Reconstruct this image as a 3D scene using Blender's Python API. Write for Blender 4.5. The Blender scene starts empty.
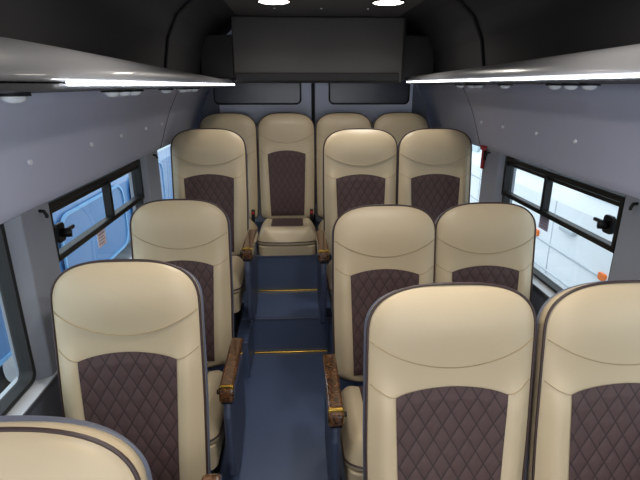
import bpy, bmesh, math, random
from mathutils import Vector, Matrix
random.seed(4)
PI = math.pi
COL = bpy.context.scene.collection
scene = bpy.context.scene

# ------------------------------------------------------------------ materials
def lin(c):
    return tuple((v/12.92 if v <= .04045 else ((v+.055)/1.055)**2.4) for v in [x/255 for x in c])

def mat(name, rgb, rough=.5, metal=0, bump=0, bscale=200, var=0, vscale=6, coat=0, spec=.5, emit=0, ecol=None):
    m = bpy.data.materials.new(name); m.use_nodes = True
    nt = m.node_tree; N = nt.nodes; L = nt.links
    b = N['Principled BSDF']
    c = lin(rgb)
    b.inputs['Base Color'].default_value = (*c, 1)
    b.inputs['Roughness'].default_value = rough
    b.inputs['Metallic'].default_value = metal
    b.inputs['Specular IOR Level'].default_value = spec
    b.inputs['Coat Weight'].default_value = coat
    tc = N.new('ShaderNodeTexCoord')
    if var:
        n = N.new('ShaderNodeTexNoise'); n.inputs['Scale'].default_value = vscale; n.inputs['Detail'].default_value = 4
        L.new(tc.outputs['Object'], n.inputs['Vector'])
        mx = N.new('ShaderNodeMix'); mx.data_type = 'RGBA'
        mx.inputs['A'].default_value = (*[v*(1-var) for v in c], 1)
        mx.inputs['B'].default_value = (*[min(1, v*(1+var)) for v in c], 1)
        L.new(n.outputs['Fac'], mx.inputs['Factor']); L.new(mx.outputs['Result'], b.inputs['Base Color'])
    if bump:
        n = N.new('ShaderNodeTexNoise'); n.inputs['Scale'].default_value = bscale; n.inputs['Detail'].default_value = 3
        L.new(tc.outputs['Object'], n.inputs['Vector'])
        bp = N.new('ShaderNodeBump'); bp.inputs['Strength'].default_value = bump; bp.inputs['Distance'].default_value = .002
        L.new(n.outputs['Fac'], bp.inputs['Height']); L.new(bp.outputs['Normal'], b.inputs['Normal'])
    if emit:
        b.inputs['Emission Color'].default_value = (*lin(ecol or rgb), 1)
        b.inputs['Emission Strength'].default_value = emit
    return m

def quilt_mat(name, rgb, line):
    m = mat(name, rgb, .62, bump=.15, bscale=350, var=.08, vscale=9, spec=.35)
    nt = m.node_tree; N = nt.nodes; L = nt.links; b = N['Principled BSDF']
    src = b.inputs['Base Color'].links[0].from_socket
    # diamond stitching: distance to the nearest of two families of slanted lines
    qa = N.new('ShaderNodeAttribute'); qa.attribute_name = 'quilt_a'
    qb = N.new('ShaderNodeAttribute'); qb.attribute_name = 'quilt_b'
    pp = []
    for q in (qa, qb):
        p = N.new('ShaderNodeMath'); p.operation = 'PINGPONG'; p.inputs[1].default_value = .5
        L.new(q.outputs['Fac'], p.inputs[0]); pp.append(p)
    mn = N.new('ShaderNodeMath'); mn.operation = 'MINIMUM'
    L.new(pp[0].outputs[0], mn.inputs[0]); L.new(pp[1].outputs[0], mn.inputs[1])
    mr = N.new('ShaderNodeMapRange'); mr.inputs['From Min'].default_value = .022; mr.inputs['From Max'].default_value = .06
    mr.inputs['To Min'].default_value = .9; mr.inputs['To Max'].default_value = 0
    L.new(mn.outputs[0], mr.inputs['Value'])
    mx = N.new('ShaderNodeMix'); mx.data_type = 'RGBA'; mx.inputs['B'].default_value = (*lin(line), 1)
    L.new(mr.outputs['Result'], mx.inputs['Factor']); L.new(src, mx.inputs['A'])
    L.new(mx.outputs['Result'], b.inputs['Base Color'])
    return m

def wood_mat(name):
    m = mat(name, (70, 40, 24), .18, coat=.8)
    nt = m.node_tree; N = nt.nodes; L = nt.links; b = N['Principled BSDF']
    tc = N.new('ShaderNodeTexCoord')
    n = N.new('ShaderNodeTexNoise'); n.inputs['Scale'].default_value = 28; n.inputs['Detail'].default_value = 6; n.inputs['Distortion'].default_value = 2.5
    r = N.new('ShaderNodeValToRGB')
    r.color_ramp.elements[0].position = .35; r.color_ramp.elements[0].color = (*lin((30, 18, 12)), 1)
    r.color_ramp.elements[1].position = .72; r.color_ramp.elements[1].color = (*lin((108, 70, 40)), 1)
    L.new(tc.outputs['Object'], n.inputs['Vector']); L.new(n.outputs['Fac'], r.inputs['Fac']); L.new(r.outputs['Color'], b.inputs['Base Color'])
    return m

def glass_mat(name, tint=(235, 242, 245), refl=.08):
    m = bpy.data.materials.new(name); m.use_nodes = True
    nt = m.node_tree; N = nt.nodes; L = nt.links; N.remove(N['Principled BSDF'])
    t = N.new('ShaderNodeBsdfTransparent'); t.inputs['Color'].default_value = (*lin(tint), 1)
    g = N.new('ShaderNodeBsdfGlossy'); g.inputs['Roughness'].default_value = .02
    f = N.new('ShaderNodeFresnel'); f.inputs['IOR'].default_value = 1.35
    mx = N.new('ShaderNodeMixShader')
    ge = N.new('ShaderNodeNewGeometry'); mu = N.new('ShaderNodeMath'); mu.operation = 'MULTIPLY'
    iv = N.new('ShaderNodeMath'); iv.operation = 'SUBTRACT'; iv.inputs[0].default_value = 1
    L.new(ge.outputs['Backfacing'], iv.inputs[1]); L.new(f.outputs['Fac'], mu.inputs[0]); L.new(iv.outputs[0], mu.inputs[1])
    L.new(mu.outputs[0], mx.inputs['Fac']); L.new(t.outputs[0], mx.inputs[1]); L.new(g.outputs[0], mx.inputs[2])
    L.new(mx.outputs[0], N['Material Output'].inputs['Surface'])
    return m

M = {
 'tan': mat('cream_leather', (176, 159, 131), .42, bump=.12, bscale=260, var=.04, vscale=5),
 'tan_seam': mat('cream_seam', (150, 132, 100), .6),
 'brown': quilt_mat('brown_leather', (70, 52, 51), (36, 25, 26)),
 'piping': mat('brown_piping', (52, 36, 34), .45),
 'shell': mat('grey_shell', (84, 88, 102), .5, bump=.2, bscale=500),
 'navy': mat('navy_plastic', (56, 63, 84), .38, bump=.1, bscale=400),
 'metal_dark': mat('dark_metal', (28, 28, 32), .4, metal=.6),
 'black': mat('black_plastic', (14, 14, 16), .5, spec=.25),
 'rubber': mat('black_rubber', (14, 14, 15), .7),
 'gold': mat('gold_metal', (225, 185, 90), .22, metal=1),
 'wood': wood_mat('burl_wood'),
 'red': mat('red_plastic', (150, 22, 27), .35),
 'vinyl': mat('navy_vinyl', (62, 74, 100), .36, bump=.1, bscale=300, var=.1, vscale=3),
 'panel': mat('grey_panel', (194, 196, 216), .75, bump=.25, bscale=600, var=.03, vscale=3),
 'pillar': mat('grey_pillar', (128, 132, 142), .6, bump=.15, bscale=500),
 'lower': mat('dark_lower_wall', (72, 76, 86), .6, bump=.2, bscale=500),
 'sill': mat('pale_sill', (170, 174, 180), .45),
 'dark': mat('black_lining', (21, 20, 22), .8, bump=.2, bscale=500),
 'ceiling': mat('charcoal_ceiling', (74, 71, 68), .8, bump=.2, bscale=500),
 'cab': mat('charcoal_cabinet', (56, 53, 51), .6, bump=.15, bscale=400),
 'rack': mat('glossy_grey_rack', (98, 98, 100), .28, coat=.3),
 'rack_under': mat('black_rack_under', (26, 26, 30), .5),
 'door': mat('door_grey', (208, 211, 228), .6, bump=.1, bscale=500),
 'white': mat('white_plastic', (230, 230, 228), .4),
 'screw': mat('pale_screw', (235, 235, 240), .4),
 'tint': mat('dark_tinted_glass', (62, 65, 78), .25),
 'glass': glass_mat('clear_glass'),
 'led': mat('led_strip', (255, 255, 255), .4, emit=7, ecol=(240, 246, 255)),
 'lamp': mat('lamp_diffuser', (255, 250, 240), .4, emit=14, ecol=(255, 246, 232)),
 'chrome': mat('chrome', (210, 210, 212), .15, metal=1),
 'lens': mat('clear_lens', (225, 228, 232), .12, coat=1),
 'bluecar': mat('blue_paint', (62, 112, 165), .35, coat=.4),
 'paleblue': mat('pale_blue_paint', (112, 164, 208), .35),
 'whitecar': mat('white_paint', (248, 249, 250), .3, coat=.4),
 'greyseam': mat('grey_seam', (196, 202, 208), .5),
 'orange': mat('orange_lens', (245, 120, 30), .3),
 'carglass': mat('pale_car_glass', (205, 222, 228), .1, coat=.5),
 'concrete': mat('grey_concrete', (170, 172, 174), .7, var=.15, vscale=2),
 'hall': mat('white_hall_wall', (225, 228, 230), .8),
 'paper': mat('sticker_paper', (214, 200, 210), .6),
 'paper2': mat('sticker_grey', (160, 158, 180), .6),
 'ink': mat('sticker_ink', (120, 96, 110), .6),
}

# ------------------------------------------------------------------ helpers
def link(name, bm, m, parent=None, smooth=False, bevel=0, loc=(0, 0, 0)):
    bmesh.ops.recalc_face_normals(bm, faces=bm.faces)
    me = bpy.data.meshes.new(name); bm.to_mesh(me); bm.free()
    me.materials.append(M[m])
    if smooth:
        for p in me.polygons: p.use_smooth = True
    o = bpy.data.objects.new(name, me); COL.objects.link(o); o.location = loc
    if parent: o.parent = parent
    if bevel:
        md = o.modifiers.new('bevel', 'BEVEL'); md.width = bevel; md.segments = 3; md.limit_method = 'ANGLE'
        md.harden_normals = False
    return o

def tag(o, label=None, cat=None, group=None, kind=None):
    for k, v in (('label', label), ('category', cat), ('group', group), ('kind', kind)):
        if v: o[k] = v
    return o

def empty(name, loc=(0, 0, 0), label=None, cat=None, group=None, kind=None, rz=0):
    o = bpy.data.objects.new(name, None); COL.objects.link(o); o.location = loc; o.rotation_euler.z = rz
    o.empty_display_size = .1
    return tag(o, label, cat, group, kind)

def box(bm, x0, x1, y0, y1, z0, z1):
    vs = [bm.verts.new((x, y, z)) for z in (z0, z1) for y in (y0, y1) for x in (x0, x1)]
    for f in ((0, 1, 3, 2), (4, 6, 7, 5), (0, 4, 5, 1), (2, 3, 7, 6), (0, 2, 6, 4), (1, 5, 7, 3)):
        bm.faces.new([vs[i] for i in f])
    return bm

def B(*a): return box(bmesh.new(), *a)

def rbox(bm, x0, x1, y0, y1, z0, z1, r, axis='x', seg=6):
    """box whose cross-section perpendicular to axis has rounded corners"""
    lo = {'x': (y0, y1, z0, z1), 'y': (x0, x1, z0, z1), 'z': (x0, x1, y0, y1)}[axis]
    pts = rrect(*lo, r, seg)
    e = {'x': (x0, x1), 'y': (y0, y1), 'z': (z0, z1)}[axis]
    return prism(bm, pts, e[0], e[1], axis)

def rrect(a0, a1, b0, b1, r, seg=6):
    pts = []
    for cx, cy, st in ((a1-r, b1-r, 0), (a0+r, b1-r, 90), (a0+r, b0+r, 180), (a1-r, b0+r, 270)):
        for i in range(seg+1):
            t = math.radians(st+90*i/seg); pts.append((cx+r*math.cos(t), cy+r*math.sin(t)))
    return pts

def prism(bm, pts, e0, e1, axis='y', holes=None):
    def P(p, e):
        return {'x': (e, p[0], p[1]), 'y': (p[0], e, p[1]), 'z': (p[0], p[1], e)}[axis]
    a = [bm.verts.new(P(p, e0)) for p in pts]; b = [bm.verts.new(P(p, e1)) for p in pts]
    n = len(pts)
    bm.faces.new(a); bm.faces.new(b[::-1])
    for i in range(n): bm.faces.new((a[i], b[i], b[(i+1) % n], a[(i+1) % n]))
    return bm

def ring(bm, outer, inner, e0, e1, axis='x'):
    """frame between two outlines with the same point count"""
    def P(p, e): return {'x': (e, p[0], p[1]), 'y': (p[0], e, p[1]), 'z': (p[0], p[1], e)}[axis]
    O0 = [bm.verts.new(P(p, e0)) for p in outer]; O1 = [bm.verts.new(P(p, e1)) for p in outer]
    I0 = [bm.verts.new(P(p, e0)) for p in inner]; I1 = [bm.verts.new(P(p, e1)) for p in inner]
    n = len(outer)
    for i in range(n):
        j = (i+1) % n
        for q in ((O0[i], O0[j], O1[j], O1[i]), (I0[i], I1[i], I1[j], I0[j]), (O0[i], I0[i], I0[j], O0[j]), (O1[i], O1[j], I1[j], I1[i])):
            bm.faces.new(q)
    return bm

def tube(bm, pts, r, n=8, closed=False):
    pts = [Vector(p) for p in pts]; k = len(pts); rings = []
    up = None
    for i, p in enumerate(pts):
        if closed: t = pts[(i+1) % k]-pts[i-1]
        else: t = pts[min(i+1, k-1)]-pts[max(i-1, 0)]
        t.normalize()
        if up is None:
            up = t.orthogonal().normalized()
        up = (up-t*up.dot(t))
        up = up.normalized() if up.length > 1e-6 else t.orthogonal().normalized()
        w = t.cross(up)
        rings.append([bm.verts.new(p+(up*math.cos(2*PI*q/n)+w*math.sin(2*PI*q/n))*r) for q in range(n)])
    for i in range(k if closed else k-1):
        A, C = rings[i], rings[(i+1) % k]
        off = 0
        if closed and i == k-1:
            off = min(range(n), key=lambda o: (A[0].co-C[o].co).length)
        for q in range(n): bm.faces.new((A[q], A[(q+1) % n], C[(q+1+off) % n], C[(q+off) % n]))
    if not closed:
        bm.faces.new(rings[0]); bm.faces.new(rings[-1][::-1])
    return bm

def disc(bm, c, r, h, axis='z', n=24, dome=0):
    prof = [(r, 0), (r, h)]
    if dome:
        prof += [(r*math.cos(a), h+dome*math.sin(a)) for a in (PI*.15, PI*.3, PI*.42)]
    rows = []
    for rr, hh in prof:
        row = []
        for i in range(n):
            a = 2*PI*i/n; u, v = rr*math.cos(a), rr*math.sin(a)
            d = {'z': (u, v, hh), 'x': (hh, u, v), 'y': (u, hh, v)}[axis]
            row.append(bm.verts.new((c[0]+d[0], c[1]+d[1], c[2]+d[2])))
        rows.append(row)
    for A, C in zip(rows, rows[1:]):
        for i in range(n): bm.faces.new((A[i], A[(i+1) % n], C[(i+1) % n], C[i]))
    bm.faces.new(rows[0]); bm.faces.new(rows[-1])
    return bm

def copy_tree(o, parent=None):
    c = o.copy(); COL.objects.link(c); c.parent = parent
    for ch in list(o.children): copy_tree(ch, c)
    return c

# ------------------------------------------------------------------ van layout
XC = .17            # centre line of the van
HW = 1.03           # half width at window height
Y0, Y1 = -1.3, 4.12 # shell ends (the windscreen end is open to the hall)
H = 1.70            # camera height
CEIL = 2.15
STEP1, STEP2 = .25, .525
YS1, YS2 = 2.77, 3.21

# ------------------------------------------------------------------ seat
W, LB = .242, .86
ALPHA = math.radians(8)
PIV = Vector((0, 0, .33))
UB = Vector((0, math.sin(ALPHA), math.cos(ALPHA))); NB = Vector((0, -math.cos(ALPHA), math.sin(ALPHA)))

def outline(W0, L, ht, hb, nt, nb, body, rows_t=16, rows_b=8, rows_m=26):
    """rows (v, half width) of a pad from bottom to top"""
    R = []
    for i in range(rows_b):
        a = PI/2*(1-i/rows_b); R.append((hb-hb*math.sin(a)**(2/nb), max(.004, W0*math.cos(a)**(2/nb))))
    for i in range(rows_m+1):
        R.append((hb+(L-ht-hb)*i/rows_m, W0))
    for i in range(1, rows_t+1):
        a = PI/2*i/rows_t; R.append((L-ht+ht*math.sin(a)**(2/nt), max(.004, W0*max(0, math.cos(a))**(2/nt))))
    return [(v, h*body(v/L)) for v, h in R]

def width_at(R, v):
    for (v0, h0), (v1, h1) in zip(R, R[1:]):
        if v0 <= v <= v1: return h0+(h1-h0)*(v-v0)/max(1e-9, v1-v0)
    return R[-1][1]

def pad(frame, R, crown, g, cols=30, inset=(0, 0)):
    """closed cushion: crowned face, side gusset g deep and flat back"""
    bm = bmesh.new()
    S = [math.sin(PI/2*(-1+2*j/cols)) for j in range(cols+1)]
    F = [[bm.verts.new(frame(h*s, v, crown(s, v))) for s in S] for v, h in R]
    for A, C in zip(F, F[1:]):
        for j in range(cols): bm.faces.new((A[j], A[j+1], C[j+1], C[j]))
    loopv = [r[-1] for r in F]+[c for c in F[-1][-2:0:-1]]+[r[0] for r in F[::-1]]+[c for c in F[0][1:-1]]
    loopp = [(h, v) for v, h in R]+[(R[-1][1]*s, R[-1][0]) for s in S[-2:0:-1]]+[(-h, v) for v, h in R[::-1]]+[(R[0][1]*s, R[0][0]) for s in S[1:-1]]
    prev = loopv
    vs_ = [p[1] for p in loopp]; vm = (max(vs_)+min(vs_))/2; hv = max(vs_)-vm; hx = max(p[0] for p in loopp)
    for d, k in ((-g*.5, .3), (-g, 1)):
        fx, fv = 1-inset[0]*k/hx, 1-inset[1]*k/hv
        cur = [bm.verts.new(frame(x*fx, vm+(v-vm)*fv, d)) for x, v in loopp]
        n = len(cur)
        for i in range(n): bm.faces.new((prev[i], prev[(i+1) % n], cur[(i+1) % n], cur[i]))
        prev = cur
    bm.faces.new(prev)
    return bm

def back_frame(x, v, d): return PIV+Vector((x, 0, 0))+UB*v+NB*d
RB = outline(W, LB, .15, .06, 2.8, 2.6, lambda t: .965+.035*min(1, t/.45) - .006*max(0, (t-.6)/.4))
def back_crown(s, v):
    t = v/LB
    e = (1-abs(s)**8)*(1-abs(2*t-1)**14)
    head = .020*math.exp(-((t-.86)/.13)**2)*(1-.6*s*s)
    crease = -.006*math.exp(-((v-(LB-.235+.075*s*s))/.012)**2)
    bol = .024*math.exp(-((abs(s)-.80)/.16)**2)*(1/(1+math.exp((t-.64)*40)))
    lumbar = .014*math.exp(-((t-.25)/.2)**2)*(1-s*s)
    cr2 = -.006*math.exp(-((abs(s)-.62)/.03)**2)*(1/(1+math.exp((t-.62)*60)))
    return e*(.020+head+bol+lumbar)

def quilt_panel(frame, R, crown, px, v0, v1f, lift=.003, cx=.05, cz=.082, nx=52, nv=84):
    bm = bmesh.new(); la = bm.verts.layers.float.new('quilt_a'); lb = bm.verts.layers.float.new('quilt_b'); F = []
    for i in range(nv+1):
        row = []
        for j in range(nx+1):
            s = -1+2*j/nx
            v1 = v1f(s); v = v0+(v1-v0)*i/nv
            x = s*px(v)
            a, b = x/cx+v/cz, x/cx-v/cz
            q = min(abs(math.sin(PI*a)), abs(math.sin(PI*b)))
            edge = min(1, (1-abs(s))*10, i/6, (nv-i)/6)
            d = crown(x/width_at(R, v), v)+lift*(.2+.8*edge)+.0028*min(1, q*1.5)*edge + .0022
            p = bm.verts.new(frame(x, v, d)); p[la] = a+50; p[lb] = b+50
            row.append(p)
        F.append(row)
    for A, C in zip(F, F[1:]):
        for j in range(nx): bm.faces.new((A[j], A[j+1], C[j+1], C[j]))
    return bm

# cushion: x across, v from the back to the front edge, d upwards
CP = Vector((0, -.045, .295)); CT = math.radians(3)
UC = Vector((0, -math.cos(CT), math.sin(CT))); NC = Vector((0, math.sin(CT), math.cos(CT)))
def cush_frame(x, v, d): return CP+Vector((x, 0, 0))+UC*v+NC*d
LC = .50
RC = outline(.236, LC, .09, .04, 2.6, 2.4, lambda t: 1, 12, 6, 18)
def cush_crown(s, v):
    t = 2*v/LC-1
    e = (1-abs(s)**7)*(1-abs(t)**9)
    bol = .022*math.exp(-((abs(s)-.78)/.17)**2)
    front = .016*math.exp(-((v-LC*.85)/.07)**2)
    return e*(.080+bol+front)

def build_meshes():
    P = {}
    P['backrest'] = (pad(back_frame, RB, back_crown, .046, 36, (.003, .015)), 'tan', True)
    def shell_frame(x, v, d): return PIV+Vector((x, 0, 0))+UB*v+NB*(-.046-d)
    RS = [(LB/2+(v-LB/2)*.968, h*1.015) for v, h in RB]
    P['back_shell'] = (pad(shell_frame, RS, lambda s, v: .068*(1-abs(s)**5)*(1-abs(2*v/LB-1)**9), 0.004, 20), 'shell', True)
    P['backrest_insert'] = (quilt_panel(back_frame, RB, back_crown, lambda v: .143+.020*v/.55, .045, lambda s: .540+.028*(1-s*s)), 'brown', True)
    loop = [(h, v) for v, h in RB]+[(-h, v) for v, h in RB[::-1]]
    bm = bmesh.new()
    tube(bm, [back_frame(x*1.004, v, .002) for x, v in loop], .0042, 6, True)
    # outline of the quilted insert
    P['backrest_piping'] = (bm, 'piping', True)
    bm = bmesh.new()
    tube(bm, [back_frame(width_at(RB, LB-.235+.075*s*s)*s*.97, LB-.235+.075*s*s, back_crown(s*.97, LB-.235+.075*s*s)+.0016) for s in [-1+.025*i for i in range(81)]], .0016, 5)
    for q in (-1, 1):
        pts = []
        for i in range(13):
            t = i/12; x = q*(.163+.070*t); v = .540+.034*t**1.6
            pts.append(back_frame(x, v, back_crown(x/width_at(RB, v), v)+.0014))
        tube(bm, pts, .0014, 5)
    P['backrest_stitching'] = (bm, 'tan_seam', True)
    P['seat_cushion'] = (pad(cush_frame, RC, cush_crown, .02, 36), 'tan', True)
    P['cushion_insert'] = (quilt_panel(cush_frame, RC, cush_crown, lambda v: .13, .03, lambda s: .36, nv=50), 'brown', True)
    loop = [(h, v) for v, h in RC]+[(-h, v) for v, h in RC[::-1]]
    P['cushion_piping'] = (tube(bmesh.new(), [cush_frame(x*1.006, v, 0) for x, v in loop], .0045, 6, True), 'piping', True)
    return P
PM = build_meshes()
MESH = {}
for k, (bm, m, sm) in PM.items():
    bmesh.ops.recalc_face_normals(bm, faces=bm.faces)
    me = bpy.data.meshes.new(k); bm.to_mesh(me); bm.free(); me.materials.append(M[m])
    for p in me.polygons: p.use_smooth = True
    MESH[k] = me

def part(name, parent):
    o = bpy.data.objects.new(name, MESH[name]); COL.objects.link(o); o.parent = parent; return o

def make_seat(side=0, rear=False):
    """side: -1 / +1 carries the armrest on that side, 0 has none"""
    root = empty('passenger_seat')
    for k in ('backrest', 'back_shell', 'backrest_insert', 'backrest_piping', 'backrest_stitching', 'seat_cushion', 'cushion_insert', 'cushion_piping'):
        part(k, root)
    zb = .215 if rear else .175
    link('seat_skirt', rbox(bmesh.new(), -.225, .225, -.530, -.06, zb, .292, .045, 'z'), 'tan', root, bevel=.008)
    if not rear:
        for x in (-.17, .17):
            for y in (-.44, -.12):
                link('leg', B(x-.018, x+.018, y-.018, y+.018, .02, .178), 'metal_dark', root, bevel=.004)
            link('foot_rail', B(x-.028, x+.028, -.50, -.06, 0, .022), 'metal_dark', root, bevel=.004)
    # buckle between the cushions
    bx = -side*.205 if side else .205
    b = link('belt_buckle', rbox(bmesh.new(), bx-.014, bx+.014, -.135, -.095, .36, .455, .008, 'x'), 'black', root, bevel=.003)
    link('release_button', B(bx-.010, bx+.010, -.139, -.134, .425, .447), 'red', b)
    link('belt_strap', tube(bmesh.new(), [(bx, -.11, .37), (bx, -.085, .33), (bx, -.055, .27)], .009, 8), 'black', root, True)
    if side:
        xa = side*(.285 if side > 0 else .274)
        # navy side panel, rounded
        pl = [(-.075, .30), (-.085, .48), (-.12, .512), (-.47, .512), (-.515, .495), (-.53, .44), (-.525, .22), (-.50, .12), (-.44, .075), (-.18, .075), (-.10, .12)]
        o = link('side_panel', prism(bmesh.new(), pl, xa-.017, xa+.017, 'x'), 'navy', root, bevel=.014)
        pts = [(-.10, .510), (-.10, .550), (-.13, .573), (-.49, .573), (-.525, .560), (-.53, .510)]
        a = link('armrest', prism(bmesh.new(), pts, xa-.030, xa+.030, 'x'), 'wood', root, bevel=.010)
        link('armrest_band', rbox(bmesh.new(), xa-.0312, xa+.0312, -.512, -.498, .508, .5745, .010, 'y'), 'gold', a, bevel=.002)
        link('armrest_knob', disc(bmesh.new(), (xa-side*.030 if side > 0 else xa+.030, -.49, .537), .010, .012 if side < 0 else -.012, 'x', 12), 'black', a)
        link('armrest_pad', rbox(bmesh.new(), xa-.024, xa+.024, -.515, -.11, .496, .511, .006, 'y'), 'black', a)
    return root

protos = {}
GROUP = 'cream and brown passenger seats'
def seat(side, rear, x, ytop, z, label, sx=1):
    key = (side, rear)
    if key not in protos: protos[key] = o = make_seat(side, rear)
    else: o = copy_tree(protos[key])
    o.location = (x, ytop-LB*math.sin(ALPHA), z); o.scale.x = sx
    tag(o, label, 'seat', GROUP)

XL, XR, XO = -.540, .425, .905
seat(1, False, -.505, .64, 0, 'nearest cream seat, cut off at the bottom left corner, grey back shell showing')
seat(1, False, -.545, 1.40, 0, 'cream seat with brown diamond quilting beside the left pillar, behind the corner seat', .95)
seat(1, False, -.565, 2.22, 0, 'half hidden cream seat by the left sliding window, wooden armrest along the aisle', .965)
seat(1, False, -.572, 3.155, STEP1, 'single cream seat on the left raised step, in front of the rear row')
seat(-1, False, .428, 1.17, 0, 'largest cream seat at bottom centre right, beside the aisle and cut by the bottom edge', .985)
seat(0, False, .930, 1.16, 0, 'cream seat at the bottom right corner, cut by the right edge of the photo')
seat(-1, False, .400, 2.06, 0, 'aisle cream seat in the middle right row, wooden armrest beside the gold step strip', .98)
seat(0, False, .880, 2.08, 0, 'cream seat beside the right sliding window, in the middle right row', .985)
seat(-1, False, .420, 3.10, STEP1, 'aisle cream seat on the right raised step, in front of the rear row')
seat(0, False, .912, 3.09, STEP1, 'window side cream seat on the right raised step, near the red hammer')
for x, lab in ((-.535, 'leftmost cream seat of the rear row, mostly hidden behind the left step seat'),
               (-.075, 'rear row cream seat at the head of the aisle, its cushion fully visible'),
               (.385, 'rear row cream seat right of the aisle head, mostly hidden by the step seat'),
               (.845, 'rightmost cream seat of the rear row, only its top visible')):
    seat(0, True, x, 3.85, .31, lab, .925)

# ------------------------------------------------------------------ floor and steps
fl = link('floor', B(XC-HW-.06, XC+HW+.06, Y0, 4.2, -.06, 0), 'vinyl'); tag(fl, kind='structure')
AL, AR = -.305, .195
def step(pts_boxes, name='step'):
    bm = bmesh.new()
    for b in pts_boxes: box(bm, *b)
    return link(name, bm, 'vinyl', fl, bevel=.008)
step([(XC-HW, XC+HW, YS1, 4.15, 0, STEP1)])
step([(XC-HW, XC+HW, YS2, 4.15, STEP1, STEP2)])
step([(XC-HW, AL, 2.48, YS1, 0, STEP1)], 'seat_plinth'); step([(AR, XC+HW, 2.48, YS1, 0, STEP1)], 'seat_plinth')
link('step_strip', B(AL+.01, AR-.01, YS1-.016, YS1-.001, .001, .009), 'gold', fl, bevel=.002)
link('step_strip', B(AL-.02, AR+.02, YS2-.016, YS2-.001, STEP1+.001, STEP1+.009), 'gold', fl, bevel=.002)
for (y, z) in ((YS1, STEP1), (YS2, STEP2)):
    link('step_nosing', B(AL+.005, AR-.005, y-.008, y+.018, z-.012, z+.005), 'navy', fl, bevel=.003)

# ------------------------------------------------------------------ side walls
def side(sg, nm):
    X = lambda o: XC+sg*o
    def poly(pts): return [(X(o), z) for o, z in pts]
    w = link('wall_'+nm, prism(bmesh.new(), poly([(HW, 0), (HW, .70), (HW-.005, .745), (HW+.09, .745), (HW+.09, 0)]), Y0, 4.15), 'lower')
    tag(w, kind='structure')
    link('window_sill', prism(bmesh.new(), poly([(HW-.02, .745), (HW-.025, .757), (HW+.09, .768), (HW+.09, .745)]), Y0, 4.15), 'sill', w)
    # upholstered band between windows and rack
    up = [(HW+.02, 1.325), (HW-.005, 1.318), (HW-.022, 1.328), (HW-.035, 1.36), (HW-.06, 1.44), (HW-.10, 1.55), (HW-.145, 1.64), (HW-.185, 1.71), (HW-.12, 1.74), (HW+.04, 1.62), (HW+.09, 1.34)]
    pa = link('upper_panel', prism(bmesh.new(), poly(up), Y0, 4.12), 'panel', w, smooth=False)
    for p in pa.data.polygons: p.use_smooth = len(p.vertices) == 4
    for y in (1.12, 1.42, 1.86, 2.18, 2.55, 2.86):
        link('screw_cover', disc(bmesh.new(), (X(HW-.078), y, 1.485), .008, -sg*.007, 'x', 10), 'screw', pa)
    link('panel_seam', tube(bmesh.new(), [(X(o-.001), 2.98, z) for o, z in up[2:8]], .0025, 6), 'lower', pa)
    # dark lining above the rack, curving into the ceiling
    dk = [(HW-.185, 1.71), (HW-.19, 1.80), (HW-.215, 1.93), (HW-.27, 2.04), (HW-.36, 2.12), (HW-.47, CEIL), (HW-.47, CEIL+.04), (HW-.30, 2.15), (HW-.16, 1.95), (HW-.12, 1.74)]
    d = link('upper_lining', prism(bmesh.new(), poly(dk), Y0, 4.12), 'dark', w)
    for p in d.data.polygons: p.use_smooth = len(p.vertices) == 4
    # roof arch ribs
    for y in (2.62,):
        link('roof_rib', tube(bmesh.new(), [(X(o-.008), y, z-.004) for o, z in dk[:6]], .008, 8), 'dark', d, True)
    return w, X

def pane_part(name, parent, x, y0, y1, z0, z1, r=.02):
    return link(name, rbox(bmesh.new(), x-.003, x+.003, y0, y1, z0, z1, r, 'x'), 'glass', parent)

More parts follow.
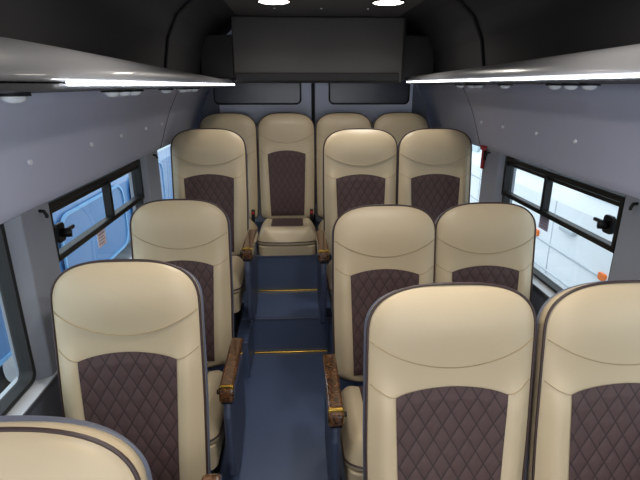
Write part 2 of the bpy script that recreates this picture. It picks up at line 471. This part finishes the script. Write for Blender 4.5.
wn = [0]
def windows(sg, X):
    xg = HW+.035
    for (y0, y1, slider) in ((-.15, 1.39, False), (1.63, 2.66, True), (2.96, 3.95, False)):
        wn[0] += 1
        w = empty('window_%d' % wn[0], (X(xg), (y0+y1)/2, .768), kind='structure')
        O = Vector(w.location)
        def p(name, bm, m, par=w, **k):
            o = link(name, bm, m, par, **k)
            if par is w: o.matrix_parent_inverse = Matrix.Translation(-O)
            return o
        xa, xb = sorted((X(xg-.022), X(xg+.022)))
        zt = 1.33
        if not slider:
            p('window_frame', ring(bmesh.new(), rrect(y0, y1, .77, zt, .03), rrect(y0+.016, y1-.016, .785, zt-.012, .03), xa, xb), 'rubber')
            p('pane', rbox(bmesh.new(), X(xg)-.003, X(xg)+.003, y0+.010, y1-.010, .78, zt-.006, .02, 'x'), 'glass')
            continue
        p('window_frame', ring(bmesh.new(), rrect(y0, y1, .77, zt+.01, .01), rrect(y0+.012, y1-.012, .78, zt, .01), xa, xb), 'rubber')
        # sliding sash: thick double top rail, bottom rail, end bars, mullion
        xs0, xs1 = sorted((X(xg-.032), X(xg+.006)))
        z0, z1 = 1.100, 1.288
        p('top_rail', B(xs0, xs1, y0, y1, z1-.004, z1+.020), 'black', bevel=.004)
        p('top_channel', B(*sorted((X(xg-.020), X(xg+.010))), y0, y1, z1-.026, z1-.010), 'black', bevel=.003)
        p('bottom_rail', B(xs0, xs1, y0, y1, z0-.012, z0+.012), 'black', bevel=.004)
        p('end_bar', B(xs0, xs1, y0+.001, y0+.022, z0, z1), 'black', bevel=.003)
        p('end_bar', B(xs0, xs1, y1-.020, y1-.001, z0, z1), 'black', bevel=.003)
        p('mullion', B(xs0, xs1, 2.185, 2.207, z0, z1), 'black', bevel=.003)
        p('pane', B(X(xg-.006)-.002, X(xg-.006)+.002, y0+.01, 2.19, z0+.004, z1-.004), 'glass')
        p('pane', B(X(xg-.002)-.002, X(xg-.002)+.002, 2.20, y1-.01, z0+.004, z1-.004), 'glass')
        p('lower_pane', B(X(xg)-.002, X(xg)+.002, y0+.01, y1-.01, .778, z0-.008), 'glass')
        p('upper_pane', B(X(xg)-.002, X(xg)+.002, y0+.01, y1-.01, z1+.016, zt+.002), 'glass')
        # latch on the near end of the slider
        yl, zl = y0+.075, 1.182
        la = p('latch', rbox(bmesh.new(), *sorted((X(xg-.010), X(xg-.026))), yl-.028, yl+.028, zl-.036, zl+.036, .014, 'x'), 'black', bevel=.003)
        q = link('latch_knob', tube(bmesh.new(), [(X(xg-.022), yl, zl), (X(xg-.050), yl, zl), (X(xg-.060), yl+.004, zl)], .017, 12), 'black', la, True)
        link('latch_lever', B(*sorted((X(xg-.040), X(xg-.054))), yl-.008, yl+.050, zl+.004, zl+.018), 'black', la, bevel=.004)
        # small paper sticker on the lower pane
        ys = 2.09 if sg < 0 else 2.20
        zz = 1.035 if sg < 0 else 1.045
        s = link('sticker', B(*sorted((X(xg-.0022), X(xg-.0032))), ys-.045, ys+.045, zz-.035, zz+.035), 'paper' if sg < 0 else 'paper2')
        tag(s, 'small %s paper sticker on the %s sliding window glass' % (('pinkish white', 'left') if sg < 0 else ('lilac grey', 'right')), 'sticker')
        for k in range(4):
            link('printed_line', B(*sorted((X(xg-.0032), X(xg-.0036))), ys-.034, ys+.034-.012*(k % 2), zz+.020-.014*k, zz+.024-.014*k), 'ink', s)

tn = [0]
def pillars(sg, X):
    for (y0, y1) in ((-.40, -.15), (1.39, 1.63), (2.66, 2.96), (3.95, 4.12)):
        tn[0] += 1
        # pillar lining, chamfered toward the windows and leaning with the wall
        bm = bmesh.new()
        lo = [(X(HW+.08), y0), (X(HW+.02), y0), (X(HW-.02), y0+.035), (X(HW-.02), y1-.035), (X(HW+.02), y1), (X(HW+.08), y1)]
        prism(bm, lo, .757, 1.345, 'z')
        t = tag(link('trim_%d' % tn[0], bm, 'pillar', bevel=.006), kind='structure')
        if y0 in (1.39, 2.66):
            ym = (y0+y1)/2+.02
            link('coat_hook', tube(bmesh.new(), [(X(HW-.015), ym, 1.31), (X(HW-.035), ym, 1.308), (X(HW-.042), ym, 1.293), (X(HW-.040), ym, 1.288)], .006, 8), 'black', t, True)

for sg, nm in ((-1, 'left'), (1, 'right')):
    w, X = side(sg, nm); windows(sg, X); pillars(sg, X)

# ------------------------------------------------------------------ ceiling
ce = link('ceiling', B(XC-HW+.46, XC+HW-.46, Y0, 4.15, CEIL, CEIL+.05), 'ceiling'); tag(ce, kind='structure')
for x in (-.12, .17, .46):
    link('screw_cover', disc(bmesh.new(), (x, 3.2, CEIL), .007, -.004, 'z', 10), 'screw', ce)

# ceiling lamps, one pair in view, the same pairs further forward
lamp0 = None
LAMPS = [(-.11, 2.90), (.53, 2.90), (-.115, 1.2), (.515, 1.2), (-.115, -.1), (.515, -.1)]
for i, (x, y) in enumerate(LAMPS):
    t = empty('ceiling_lamp', (x, y, CEIL),
              ['left round white ceiling lamp at the top edge', 'right round white ceiling lamp at the top edge',
               'left round lamp in the ceiling over the middle seats', 'right round lamp in the ceiling over the middle seats',
               'left round lamp in the ceiling over the front seats', 'right round lamp in the ceiling over the front seats'][i], 'lamp', 'round ceiling lamps')
    link('lamp_ring', ring(bmesh.new(), [(.10*math.cos(a*PI/16), .10*math.sin(a*PI/16)) for a in range(32)], [(.084*math.cos(a*PI/16), .084*math.sin(a*PI/16)) for a in range(32)], -.014, 0, 'z'), 'chrome', t, bevel=.003)
    link('lamp_diffuser', disc(bmesh.new(), (0, 0, -.002), .084, -.006, 'z', 32, -.012), 'lamp', t, True)

# ------------------------------------------------------------------ luggage racks
def rack(sg, nm, xi, zr):
    wall = XC+sg*(HW-.19)
    root = empty('luggage_rack', (xi, 1.2, zr+0.000), '%s overhead luggage rack of glossy grey with a bright light strip' % nm, 'luggage rack', 'overhead luggage racks')
    O = Vector(root.location)
    def p(name, bm, m, par=root, **k):
        o = link(name, bm, m, par, **k)
        if par is root: o.matrix_parent_inverse = Matrix.Translation(-O)
        return o
    u = (wall-xi)
    def prof(pts): return [(xi+u*a, z) for a, z in pts]
    # lip with a curved glossy face, lower toward the rear
    bm = bmesh.new(); rows = []
    NP = 14
    for i in range(25):
        y = -.9+(3.52+.9)*i/24
        h = (.072 if sg < 0 else .078)-.042*max(0, (y-1.0)/2.5)
        row = []
        for k in range(NP+1):
            t = k/NP
            row.append(bm.verts.new((xi+u*(.05+.30*t**1.7), y, zr+0.003+h*math.sin(t*PI/2))))
        for k in range(NP, -1, -1):
            t = k/NP
            row.append(bm.verts.new((xi+u*(.09+.30*t**1.7), y, zr-0.001+(h-.008)*math.sin(t*PI/2))))
        rows.append(row)
    n = len(rows[0])
    for A, C in zip(rows, rows[1:]):
        for k in range(n): bm.faces.new((A[k], A[(k+1) % n], C[(k+1) % n], C[k]))
    bm.faces.new(rows[0]); bm.faces.new(rows[-1])
    p('rack_lip', bm, 'rack', smooth=True)
    p('rack_shelf', prism(bmesh.new(), prof([(.03, zr-0.012), (0.03, zr-0.002), (.5, zr+0.004), (1.04, zr+0.000), (1.04, zr-0.018), (.5, zr-0.020)]), -.9, 3.52), 'rack_under')
    p('led_strip', rbox(bmesh.new(), *sorted((xi, xi+u*.010)), .95 if sg < 0 else -.9, 3.52, zr-0.005, zr+0.002, .002, 'y'), 'led')
    p('rack_end', prism(bmesh.new(), prof([(0, zr-0.014), (.0, zr+0.006), (.2, zr+0.038), (.4, zr+0.040), (1.0, zr+0.040), (1.0, zr-0.018)]), 3.52, 3.535), 'rack')
    # reading lights under the shelf
    for y in (0.95, 1.45, 1.55, 1.65, 2.05, 2.35, 2.45, 2.62):
        b = p('reading_light', disc(bmesh.new(), (xi+u*.42, y, zr-0.016), .030, -.008, 'z', 20), 'black')
        link('lens', disc(bmesh.new(), (xi+u*.42, y, zr-0.023), .022, -.003, 'z', 16, -.012), 'lens', b, True)
    return root
rack(-1, 'left', -.425, 1.704)
rack(1, 'right', .800, 1.722)

# ------------------------------------------------------------------ rear cabinet over the doors
cb = empty('overhead_cabinet', (XC, 3.53, 1.71), 'dark grey overhead cabinet above the rear row, spanning between the racks', 'cabinet')
def pc(name, bm, m, par=cb, **k):
    o = link(name, bm, m, par, **k)
    o.matrix_parent_inverse = Matrix.Translation(-Vector(cb.location)); return o
pc('cabinet_body', B(XC-.60, XC+.60, 3.54, 4.08, 1.715, CEIL-.003), 'cab', bevel=.01)
pc('cabinet_lip', B(XC-.585, XC+.57, 3.49, 3.56, 1.722, 1.782), 'dark', bevel=.012)
pc('cabinet_side', B(XC-.83, XC-.60, 3.55, 4.06, 1.745, 2.03), 'dark', bevel=.01)
pc('cabinet_side', B(XC+.60, XC+.83, 3.55, 4.06, 1.745, 2.03), 'dark', bevel=.01)
pc('trim_edge', B(XC+.596, XC+.606, 3.525, 3.545, 1.72, CEIL-.005), 'black')

# ------------------------------------------------------------------ rear wall with two doors
rw = link('wall_rear', B(XC-HW-.06, XC+HW+.06, 4.16, 4.22, -.05, CEIL+.05), 'lower'); tag(rw, kind='structure')
for n, (x0, x1, wx0, wx1) in enumerate(((XC-.80, .135, -.66, .04), (.165, XC+.82, .29, .95))):
    d = tag(link('door_%d' % (n+1), rbox(bmesh.new(), x0, x1, 4.10, 4.155, .51, 2.02, .03, 'y'), 'door', bevel=.006), kind='structure')
    link('door_window', rbox(bmesh.new(), wx0, wx1, 4.094, 4.104, 1.555, 1.96, .035, 'y'), 'tint', d, bevel=.003)
    link('window_gasket', ring(bmesh.new(), rrect(wx0-.012, wx1+.012, 1.543, 1.972, .045), rrect(wx0, wx1, 1.555, 1.96, .035), 4.092, 4.105, 'y'), 'black', d)
    link('lower_door_panel', rbox(bmesh.new(), x0+.06, x1-.05, 4.085, 4.102, .60, 1.40, .05, 'y'), 'white', d, bevel=.006)
tag(link('trim_9', B(.136, .164, 4.11, 4.15, .51, 2.02), 'rubber'), kind='structure')

# ------------------------------------------------------------------ emergency hammer
hx, hy, hz = XC+HW-.03, 2.90, 1.285
hm = empty('emergency_hammer', (hx, hy, hz-.08), 'small red emergency hammer hanging on the rear right pillar', 'hammer')
def ph(name, bm, m, par=hm, **k):
    o = link(name, bm, m, par, **k)
    if par is hm: o.matrix_parent_inverse = Matrix.Translation(-Vector(hm.location))
    return o
ph('handle', rbox(bmesh.new(), hx-.012, hx+.008, hy-.012, hy+.012, hz-.085, hz+.03, .008, 'z'), 'red', bevel=.003)
hd = ph('head', rbox(bmesh.new(), hx-.014, hx+.008, hy-.036, hy+.036, hz+.03, hz+.058, .008, 'x'), 'red', bevel=.004)
link('tip', tube(bmesh.new(), [(hx-.003, hy-.034, hz+.044), (hx-.003, hy-.05, hz+.044)], .006, 8), 'chrome', hd)
ph('bracket', rbox(bmesh.new(), hx-.006, hx+.014, hy-.022, hy+.022, hz-.03, hz+.028, .006, 'x'), 'black', bevel=.003)

# ------------------------------------------------------------------ outside: hall and two parked vehicles
GZ = -.70
tag(link('ground', B(-14, 14, -9, 22, GZ-.1, GZ), 'concrete'), kind='structure')

def car(name, label, xs, sg, y0, y1, paint, seam, lower, top, bz):
    """side of a parked van, xs is the plane of its near flank and sg points away from us"""
    root = empty(name, (xs+sg*.9, (y0+y1)/2, GZ), label, 'van')
    O = Vector(root.location)
    def p(nm, bm, m, par=root, **k):
        o = link(nm, bm, m, par, **k)
        if par is root: o.matrix_parent_inverse = Matrix.Translation(-O)
        return o
    X = lambda d: xs+sg*d
    pr = [(X(.10), lower), (X(.02), lower+.06), (X(0), lower+.35), (X(.0), bz-.12), (X(.02), bz), (X(.12), top-.35), (X(.22), top-.12), (X(.45), top), (X(1.4), top), (X(1.7), top-.15), (X(1.85), bz), (X(1.85), lower)]
    o = p('body', prism(bmesh.new(), pr, y0, y1), paint, bevel=.03)
    return root, p, X

root, p, X = car('blue_van', 'bright blue van parked outside the left windows', -2.25, -1, 2.2, 10.2, 'bluecar', 'paleblue', -.38, 1.6, .62)
for (a, b) in ((2.7, 4.0), (4.35, 6.0), (6.35, 7.9)):
    bm = bmesh.new(); prism(bm, rrect(a, b, -.25, .50, .18), 0, .012, 'x')
    o = p('door_panel', bm, 'bluecar', bevel=.006)
    for v in o.data.vertices: v.co.x = X(-.012) + (v.co.x)*1.0
    bm = bmesh.new(); ring(bm, rrect(a-.03, b+.03, -.28, .53, .20), rrect(a, b, -.25, .50, .18), 0, .02, 'x')
    o = p('door_trim', bm, 'paleblue')  # pale ring painted in for the seat outline reflected in the window
    for v in o.data.vertices: v.co.x = X(-.018) + v.co.x
for (a, b) in ((2.9, 4.3), (4.45, 5.9), (6.05, 7.5), (7.65, 9.9)):
    bm = bmesh.new(); prism(bm, rrect(a, b, .66, 1.15, .08), X(.00), X(.20), 'x'); p('side_window', bm, 'carglass')
for y in (3.4, 7.8):
    p('wheel', tube(bmesh.new(), [(X(.02), y, GZ+.33), (X(.24), y, GZ+.33)], .33, 28), 'rubber', smooth=False)
    p('hub_cap', disc(bmesh.new(), (X(.02), y, GZ+.33), .2, .02, 'x', 24), 'chrome')

root, p, X = car('white_van', 'white van parked outside the right windows with small orange side markers', 2.65, 1, 2.0, 10, 'whitecar', 'greyseam', -.44, 1.6, .70)
for z, h in ((.10, .012), (.42, .010), (-.18, .010)):
    p('side_moulding', rbox(bmesh.new(), *sorted((X(-.012), X(.012))), 2.05, 9.95, z-h, z+h, h*.7, 'y'), 'greyseam')
for y in (3.0, 4.55, 6.6, 8.4):
    p('door_seam', B(*sorted((X(-.003), X(.004))), y-.006, y+.006, -.26, .58), 'greyseam')
for y in (4.25, 6.35):
    b = p('door_handle', rbox(bmesh.new(), *sorted((X(-.045), X(.004))), y-.12, y+.12, .33, .375, .015, 'x'), 'greyseam', bevel=.008)
for y, z in ((3.654, .114), (4.842, .154)):
    p('side_marker', rbox(bmesh.new(), *sorted((X(-.02), X(.004))), y-.05, y+.05, z-.035, z+.035, .02, 'x'), 'orange', bevel=.006)
for (a, b) in ((2.2, 4.2), (4.7, 6.4), (6.8, 8.3)):
    p('side_window', prism(bmesh.new(), rrect(a, b, .76, 1.22, .08), X(.0), X(.20), 'x'), 'carglass')
for y in (3.6, 8.9):
    p('wheel', tube(bmesh.new(), [(X(.02), y, GZ+.33), (X(.24), y, GZ+.33)], .33, 28), 'rubber', smooth=False)
    p('hub_cap', disc(bmesh.new(), (X(.02), y, GZ+.33), .2, -.02, 'x', 24), 'chrome')

# ------------------------------------------------------------------ light
wd = bpy.data.worlds.new('hall'); scene.world = wd; wd.use_nodes = True
bg = wd.node_tree.nodes['Background']; bg.inputs['Color'].default_value = (.93, .97, 1, 1); bg.inputs['Strength'].default_value = 2.0
for i, (x, y) in enumerate(LAMPS):
    l = bpy.data.lights.new('lamp_light', 'AREA'); l.shape = 'DISK'; l.size = .16; l.energy = 2.5 if i < 2 else 4
    l.color = (1, .95, .88); l.spread = math.radians(150)
    o = bpy.data.objects.new('lamp_light', l); COL.objects.link(o); o.location = (x, y, CEIL-.03)

# ------------------------------------------------------------------ camera
cam = bpy.data.cameras.new('camera'); cam.sensor_width = 36; cam.lens = 470/640*36; cam.clip_start = .02
co = bpy.data.objects.new('camera', cam); COL.objects.link(co)
PITCH = math.atan(155/470); YAW = math.atan(25*math.cos(PITCH)/470)
co.location = (0, 0, H); co.rotation_euler = (PI/2-PITCH, 0, -YAW)
scene.camera = co
vs = scene.view_settings
vs.view_transform = 'Standard'; vs.look = 'None'; vs.gamma = 1; vs.use_curve_mapping = False; vs.exposure = 0.55
